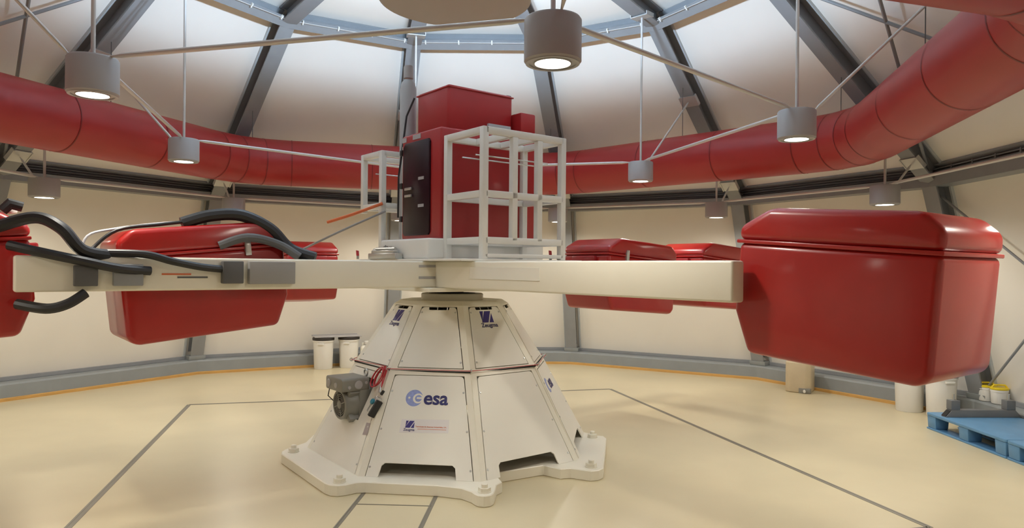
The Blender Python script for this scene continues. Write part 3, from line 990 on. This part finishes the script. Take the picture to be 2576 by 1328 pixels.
# hoses and cables (each laid along points in the hall)
def hose(name, pts, r, mt, label, cat='hose', group=None, seg=10, sub=6):
    """smooth tube through points (Catmull-Rom)"""
    pts = [V(p) for p in pts]
    out = []
    for i in range(len(pts) - 1):
        p0 = pts[max(0, i - 1)]; p1 = pts[i]; p2 = pts[i + 1]; p3 = pts[min(len(pts) - 1, i + 2)]
        for j in range(sub):
            u = j / sub
            out.append(0.5 * ((2 * p1) + (p2 - p0) * u + (2 * p0 - 5 * p1 + 4 * p2 - p3) * u * u + (3 * p1 - p0 - 3 * p2 + p3) * u ** 3))
    out.append(pts[-1])
    b = B().tube(out, r, seg)
    o = obj(name, b, mt)
    return tag(o, label, cat, group)

def arm_l(x, y, z):   # rotor coordinates to the hall
    return rot_m @ V((x, y, z))
hose('hose', [arm_l(0.36, -3.28, 1.80), arm_l(0.42, -3.10, 1.86), arm_l(0.50, -2.98, 1.80), arm_l(0.50, -2.88, 1.68), arm_l(0.44, -2.74, 1.652)], 0.035, 'black', 'thick black hose arching off the left edge gondola onto the arm')
hose('hose', [arm_l(0.40, -3.22, 1.70), arm_l(0.52, -3.05, 1.655), arm_l(0.54, -2.90, 1.62), arm_l(0.53, -2.70, 1.575), arm_l(0.50, -2.52, 1.56)], 0.028, 'black', 'black hose sagging across the face of the left arm')
hose('hose', [arm_l(0.44, -2.76, 1.665), arm_l(0.50, -2.55, 1.66), arm_l(0.52, -2.40, 1.62), arm_l(0.51, -2.22, 1.585), arm_l(0.49, -2.05, 1.57)], 0.024, 'black', 'black hose running from arm top down to the sensor block')
hose('hose', [arm_l(0.40, -3.18, 1.37), arm_l(0.50, -3.05, 1.345), arm_l(0.52, -2.95, 1.37), arm_l(0.50, -2.86, 1.43)], 0.03, 'black', 'short black hose loop hanging under the left arm end')
hose('hose', [m3 @ V((0.12, 0.26, 0.385)), m3 @ V((-0.06, 0.27, 0.425)), m3 @ V((-0.26, 0.29, 0.415)), m3 @ V((-0.44, 0.31, 0.31)), m3 @ V((-0.56, 0.33, 0.16)), arm_l(0.42, -1.44, 1.655)], 0.042, 'black', 'thick black hose bent over the hosed gondola at left')
hose('hose', [m3 @ V((-0.08, 0.335, 0.22)), m3 @ V((-0.26, 0.370, 0.262)), m3 @ V((-0.46, 0.375, 0.20)), arm_l(0.43, -1.56, 1.66)], 0.03, 'steel_dark', 'shorter dark grey hose below the bent black one at left')
hose('cable', [arm_l(0.47, -2.90, 1.66), m3 @ V((0.72, 0.27, 0.20)), m3 @ V((0.66, 0.25, 0.34)), m3 @ V((0.50, 0.24, 0.375)), m3 @ V((0.3, 0.25, 0.39)), m3 @ V((-0.05, 0.26, 0.40))], 0.008, 'wire', 'pale thin cable looping onto the hosed gondola lid', 'cable')
hose('cable', [arm_l(0.46, -2.84, 1.66), m3 @ V((0.66, 0.29, 0.25)), m3 @ V((0.50, 0.27, 0.365)), m3 @ V((0.25, 0.28, 0.385)), m3 @ V((0.0, 0.29, 0.40))], 0.011, 'black', 'dark thin cable lying along the hosed gondola lid', 'cable')

# ------------------------------------------------------------------ centre of the rotor: cabinet, cages, gas bottle
zc = 1.663
bb = thing('cabinet_base', 'long white box carrying the red cabinet on the rotor hub', 'base', mw=Matrix.Translation((0, 0, zc)) @ rot_m)
b = B().box(-0.36, 0.44, -0.52, 0.68, 0.0, 0.167)
obj('base_box', b, 'white', bb, bevel=0.018, seg=3)
b = B()
b.box(-0.30, -0.22, -0.5215, -0.52, 0.105, 0.113); b.box(-0.275, -0.255, -0.5215, -0.52, 0.098, 0.122)
b.box(-0.20, -0.15, -0.5215, -0.52, 0.106, 0.109); b.box(-0.27, -0.258, -0.5215, -0.52, 0.055, 0.066)
obj('base_mark', b, 'cable', bb, smooth=False)
b = B()
b.box(-0.44, 0.05, -0.60, -0.53, 0.0, 0.05)
b.box(-0.40, 0.0, -0.59, -0.54, 0.05, 0.075)
obj('instrument_tray', b, 'zinc', bb, bevel=0.006)
b = B().tube([(-0.36, -0.56, 0.09), (-0.02, -0.56, 0.09)], 0.012, 10)
obj('tray_rod', b, 'zinc', bb)
b = B().prism([(-0.52, 0.0), (-0.44, 0.0), (-0.36, 0.085), (-0.42, 0.095)], 0.53, 0.56, Matrix(((1, 0, 0, 0), (0, 0, -1, 0), (0, 1, 0, 0), (0, 0, 0, 1))))
obj('angled_bracket', b, 'white', bb, bevel=0.004)

cab = thing('electronics_cabinet', 'tall red cabinet with smoked black door at the rotor centre', 'cabinet', mw=Matrix.Translation((0, 0, zc + 0.168)) @ rot_m)
HC = 2.74 - zc - 0.168
b = B().box(-0.25, 0.39, -0.375, 0.645, 0, HC)
obj('cabinet_body', b, 'red_cab', cab, bevel=0.02, seg=3)
pr = [(-0.205, 0.06), (-0.18, 0.035), (0.215, 0.035), (0.235, 0.06), (0.235, HC - 0.10), (0.215, HC - 0.075), (-0.17, HC - 0.075), (-0.205, HC - 0.11)]
my = Matrix(((1, 0, 0, 0), (0, 0, -1, 0), (0, 1, 0, 0), (0, 0, 0, 1)))
b = B().prism(pr, 0.372, 0.390, my)
dr = obj('cabinet_door', b, 'door', cab, bevel=0.004)
b = B()
b.box(0.06, 0.15, -0.394, -0.389, 0.50, 0.525); b.box(0.06, 0.15, -0.394, -0.389, 0.27, 0.295)
obj('door_sticker', b, 'lamp', dr, smooth=False)
for zq in (0.365, 0.425):
    b = B().box(-0.15, -0.04, -0.408, -0.389, zq, zq + 0.022)
    obj('door_handle', b, 'zinc', dr, bevel=0.004)
for zq in (0.16, 0.45, 0.74):
    b = B().box(-0.275, -0.235, -0.385, -0.345, zq, zq + 0.05)
    obj('hinge', b, 'black', cab, bevel=0.004)
b = B().box(-0.06, 0.07, -0.379, -0.374, HC - 0.055, HC - 0.015)
obj('grey_sticker', b, 'lamp', cab, smooth=False)
b = B().box(-0.24, -0.17, -0.379, -0.374, HC - 0.06, HC - 0.02)
obj('grey_sticker', b, 'lamp', cab, smooth=False)
b = B().box(-0.285, -0.252, -0.355, 0.60, 0.01, HC - 0.08)
obj('rear_panel', b, 'white', cab, bevel=0.006)
b = B().box(-0.27, 0.24, -0.215, 0.47, HC, HC + 0.40)
ub = obj('upper_box', b, 'red_cab', cab, bevel=0.025, seg=3)
b = B().box(-0.278, 0.248, -0.223, 0.478, HC + 0.372, HC + 0.384)
obj('box_lid_edge', b, 'red_cab', ub, bevel=0.004)
b = B().box(-0.20, 0.36, 0.47, 0.64, HC, HC + 0.235)
sb_ = obj('side_box', b, 'red_cab', cab, bevel=0.015)
b = B().box(0.06, 0.11, 0.50, 0.56, HC + 0.40 - 0.06, HC + 0.40 + 0.04)
obj('camera_knob', b, 'black', cab, bevel=0.012)
b = B().tube([(0.10 + 0.022 * cos(2 * pi * j / 16), 0.60, HC + 0.255 + 0.022 * sin(2 * pi * j / 16)) for j in range(16)], 0.006, 6, closed=True)
obj('lifting_eye', b, 'zinc', cab)
b = B().box(0.36, 0.385, 0.10, 0.34, HC, HC + 0.085)
obj('grey_plate', b, 'lamp', cab, bevel=0.004)
b = B().tube([(-0.26, -0.25, HC + 0.36), (-0.31, -0.30, HC + 0.20), (-0.31, -0.34, HC - 0.10), (-0.29, -0.385, HC - 0.35), (-0.295, -0.385, 0.2)], 0.009, 8)
obj('loose_cable', b, 'black', cab)

def cage(label, x0, x1, y0, y1, zs, zm, ztop, full, wires):
    t = thing('tube_cage', label, 'cage', mw=Matrix.Translation((0, 0, zc)) @ rot_m, group='white tube cages beside the cabinet')
    T = 0.052
    out = x1 if x1 > 0 else x0
    ins = x0 if x1 > 0 else x1
    def post(x, y, z0, z1, nm='post'):
        b = B().box(x - T / 2, x + T / 2, y - T / 2, y + T / 2, z0, z1)
        obj(nm, b, 'white', t, bevel=0.006)
    def rail(xa, ya, xb, yb, z, nm='rail', hh=T):
        if abs(xa - xb) < 1e-6:
            b = B().box(xa - T / 2, xa + T / 2, ya, yb, z - hh / 2, z + hh / 2)
        else:
            b = B().box(xa, xb, ya - T / 2, ya + T / 2, z - hh / 2, z + hh / 2)
        obj(nm, b, 'white', t, bevel=0.006)
    for x in (x0, x1):
        for y in (y0, y1):
            post(x, y, 0.0 if (full or x == ins) else zm - T, ztop)
    if full:
        for f in (0.36, 0.68):
            post(out, y0 + (y1 - y0) * f, zs, ztop - T)
    zl = [ztop - T / 2, zm] + ([zs] if full else [])
    for z_ in zl:
        rail(x0, y0 - 0, x0, y1, z_); rail(x1, y0, x1, y1, z_)
        rail(x0 + T / 2, y0, x1 - T / 2, y0, z_); rail(x0 + T / 2, y1, x1 - T / 2, y1, z_)
    if full:
        for f in (0.36, 0.68):
            y = y0 + (y1 - y0) * f
            rail(x0 + T / 2, y, x1 - T / 2, y, ztop - T / 2)
        rail(x1, y0, x1, y1, 0.026, 'foot_rail', 0.03)
    for (xx, z_) in wires:
        b = B().tube([(xx, y0 + T / 2, z_), (xx, y1 - T / 2, z_)], 0.006, 6)
        obj('cross_wire', b, 'zinc', t)
    return t
cage('white square-tube cage on the right face of the red cabinet', 0.455, 0.95, -0.35, 0.43, 0.14, 0.49, 2.655 - zc, True, ((0.62, 0.80), (0.80, 0.80)))
cage('white square-tube cage half hidden behind the red cabinet at left', -0.93, -0.56, -0.40, 0.35, 0.14, 0.49, 2.655 - zc, False, ((-0.75, 0.80),))

gb = thing('gas_bottle', 'grey gas bottle with cap standing behind the red cabinet', 'bottle', mw=Matrix.Translation(arm_l(-0.46, -0.20, zc)))
b = B().lathe([(0, 0), (0.07, 0), (0.075, 0.01), (0.075, 1.56), (0.06, 1.62), (0.035, 1.65), (0.02, 1.66), (0, 1.66)], 32)
obj('bottle_body', b, 'gas', gb)
b = B().lathe([(0.022, 1.655), (0.045, 1.66), (0.045, 1.76), (0.038, 1.775), (0, 1.775)], 24)
obj('bottle_cap', b, 'lamp', gb)
b = B().lathe([(0.028, 1.648), (0.03, 1.658), (0.022, 1.66)], 20)
obj('bottle_collar', b, 'strap', gb)

hose('strap', [arm_l(-0.52, -0.42, 2.17), arm_l(-0.72, -0.62, 2.07), arm_l(-0.90, -0.78, 2.00)], 0.014, 'strap', 'orange strap hanging off the left side of the cabinet', 'strap')
hose('cable', [arm_l(-0.50, -0.40, 2.10), arm_l(-0.75, -0.75, 1.90), arm_l(-1.05, -1.05, 1.70)], 0.010, 'cable', 'grey cable slanting from the cabinet down to the rear arm', 'cable')
for (lx, ly, lab) in ((0.90, 0.36, 'small red tap handle under the right cage'), (-0.60, -0.62, 'small red tap handle left of the white base box')):
    t = thing('tap', lab, 'tap', mw=Matrix.Translation(arm_l(lx, ly, zc)))
    b = B().lathe([(0, 0), (0.012, 0), (0.012, 0.03), (0, 0.03)], 12)
    obj('tap_body', b, 'zinc', t)
    b = B().prism([(-0.012, 0.03), (0.012, 0.03), (0.008, 0.075), (-0.016, 0.08)], -0.008, 0.008, Matrix(((1, 0, 0, 0), (0, 0, -1, 0), (0, 1, 0, 0), (0, 0, 0, 1))))
    obj('tap_handle', b, 'rope', t, bevel=0.003)

# ------------------------------------------------------------------ bins, cans, buckets, pallets along the wall
def bin_(x, y, label, r=0.155, h=0.47, lid=True):
    t = thing('plastic_bin', label, 'bin', (x, y, 0), group='white plastic bins')
    b = B().lathe([(0, 0.004), (r * 0.86, 0.0), (r * 0.90, 0.01), (r * 0.98, h - 0.09), (r * 0.98, h - 0.05), (r * 1.05, h - 0.048), (r * 1.05, h - 0.02), (r * 0.96, h - 0.02), (r * 0.96, h - 0.03), (0, h - 0.03)], 40)
    obj('bin_body', b, 'bin', t)
    b = B().box(-0.05, 0.05, -r * 1.13, -r * 0.98, h - 0.085, h - 0.06)
    obj('bin_grip', b, 'bin', t, bevel=0.005)
    if lid:
        b = B().lathe([(r * 1.03, h - 0.028), (r * 1.08, h - 0.022), (r * 1.08, h + 0.012), (r * 1.0, h + 0.02), (0, h + 0.02)], 40)
        obj('bin_lid', b, 'motor_dark', t)
    return t
bin_(-2.405, 4.80, 'white plastic bin with black lid left of the pedestal, the left one')
bin_(-2.05, 4.98, 'white plastic bin with black lid nearest the pedestal at left')
t = thing('tray', 'thin grey board lying across the two lidded bins', 'board', (-2.23, 4.92, 0.492), radians(25))
b = B().box(-0.36, 0.36, -0.17, 0.16, 0.0, 0.012)
obj('board_sheet', b, 'lamp', t, bevel=0.003)
b = B().box(-0.36, 0.36, 0.148, 0.16, 0.0125, 0.022)
obj('board_lip', b, 'lamp', t, bevel=0.002)
bin_(5.10, 1.88, 'white plastic bin under the largest gondola, the left one', lid=True)
bin_(5.27, 1.56, 'white plastic bin behind the corner of the blue pallet', lid=True)

t = thing('jerrycan', 'white jerrycan with screw cap beside the lidded bins', 'canister', (-1.72, 5.10, 0), radians(12))
b = B().prism([(-0.17, -0.12), (0.17, -0.12), (0.17, 0.12), (-0.17, 0.12)], 0.0, 0.34)
b2 = b
obj('can_body', b2, 'can2', t, bevel=0.05, seg=4, ang=50)
b = B().lathe([(0.045, 0.335), (0.045, 0.36), (0.062, 0.362), (0.062, 0.40), (0.055, 0.405), (0, 0.405)], 20, Matrix.Translation((-0.05, 0, 0)))
obj('can_cap', b, 'bin', t)
b = B().tube([(-0.13, 0, 0.33), (-0.135, 0, 0.365), (-0.10, 0, 0.375)], 0.014, 8)
obj('can_handle', b, 'can2', t)

t = thing('jerrycan', 'milky beige square canister with white tap on the floor at right', 'canister', (4.345, 3.125, 0), radians(-33))
b = B().prism([(-0.16, -0.10), (-0.10, -0.16), (0.10, -0.16), (0.16, -0.10), (0.16, 0.16), (-0.16, 0.16)], 0.0, 0.40)
obj('can_body', b, 'can', t, bevel=0.02, seg=3, ang=50)
b = B().box(0.02, 0.165, -0.168, -0.10, 0.0, 0.065)
obj('tap_recess', b, 'motor', t, bevel=0.006)
b = B().tube([(0.09, -0.165, 0.034), (0.10, -0.215, 0.030)], 0.016, 12)
obj('can_tap', b, 'bin', t)
b = B().lathe([(0.05, 0.395), (0.05, 0.43), (0, 0.43)], 20)
obj('can_cap', b, 'bin', t)

def bucket(x, y, label, rz):
    t = thing('bucket', label, 'bucket', (x, y, 0.21), rz, group='small white buckets on the plinth')
    b = B().lathe([(0, 0.002), (0.070, 0.0), (0.074, 0.006), (0.080, 0.125), (0.084, 0.126), (0.084, 0.15), (0, 0.15)], 32)
    obj('bucket_body', b, 'bin', t)
    b = B().lathe([(0.086, 0.148), (0.088, 0.152), (0.088, 0.164), (0.080, 0.170), (0.0, 0.168)], 32)
    ld = obj('bucket_lid', b, 'yellow', t)
    b = B().tube([(-0.075, 0, 0.165), (-0.05, 0, 0.195), (0.05, 0, 0.195), (0.075, 0, 0.165)], 0.009, 8)
    obj('lid_handle', b, 'yellow', ld)
    return t
bucket(5.672, 1.405, 'white bucket with yellow lid on the plinth ledge, the left one', radians(-10))
bucket(5.690, 1.235, 'white bucket with yellow lid on the plinth ledge, the right one', radians(-15))

def pallet(x0, x1, y1, ln, label):
    t = thing('pallet', label, 'pallet', (x0, y1 - ln, 0), group='blue plastic pallets')
    wd = x1 - x0; H = 0.166
    b = B()
    b.prism([(0, 0.012), (0.012, 0), (wd - 0.012, 0), (wd, 0.012), (wd, ln - 0.012), (wd - 0.012, ln), (0.012, ln), (0, ln - 0.012)], H - 0.028, H)
    obj('pallet_deck', b, 'pallet', t, bevel=0.005)
    bl_ = 0.15
    for j, yc in enumerate((0, (ln - bl_) / 2, ln - bl_)):
        for xc in (0, (wd - bl_) / 2, wd - bl_):
            b = B()
            ins = 0.010
            a = [V((xc + ins, yc + ins, 0.018)), V((xc + bl_ - ins, yc + ins, 0.018)), V((xc + bl_ - ins, yc + bl_ - ins, 0.018)), V((xc + ins, yc + bl_ - ins, 0.018))]
            c = [V((xc + 0.004, yc + 0.004, H - 0.0281)), V((xc + bl_ - 0.004, yc + 0.004, H - 0.0281)), V((xc + bl_ - 0.004, yc + bl_ - 0.004, H - 0.0281)), V((xc + 0.004, yc + bl_ - 0.004, H - 0.0281))]
            b.hexa(a, c)
            obj('pallet_block', b, 'pallet', t, bevel=0.008)
    for xc in (0, (wd - bl_) / 2, wd - bl_):
        b = B().box(xc + 0.002, xc + bl_ - 0.002, 0.002, ln - 0.002, 0.0, 0.018)
        obj('pallet_runner', b, 'pallet', t, bevel=0.004)
    return t
pallet(4.765, 5.545, 0.97, 1.16, 'blue plastic pallet carrying the grey steel frame')
pallet(4.765, 5.545, -0.205, 1.16, 'blue plastic pallet cut off by the right edge of the picture')

t = thing('steel_frame', 'grey steel channel with two stub posts on the blue pallet', 'frame', (4.80, 0.745, 0.166), radians(2))
mx = Matrix(((1, 0, 0, 0), (0, 0, -1, 0), (0, 1, 0, 0), (0, 0, 0, 1)))
b = B().prism([(0.0, 0.0), (0.77, 0.0), (0.705, 0.072), (0.065, 0.072)], -0.04, 0.04, mx)
obj('channel', b, 'frame', t, bevel=0.004)
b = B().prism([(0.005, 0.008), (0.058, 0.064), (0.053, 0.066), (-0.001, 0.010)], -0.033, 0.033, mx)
obj('channel_mouth_shade', b, 'void', t, smooth=False)  # black plate painted as the shade in the hollow end
for xq in (0.10, 0.66):
    b = B().box(xq - 0.045, xq + 0.045, -0.04, 0.04, 0.072, 0.165)
    po = obj('stub_post', b, 'frame', t, bevel=0.004)
    b = B().lathe([(0.011, 0.165), (0.011, 0.225), (0, 0.225)], 12, Matrix.Translation((xq, 0, 0)))
    obj('stud', b, 'zinc', po)
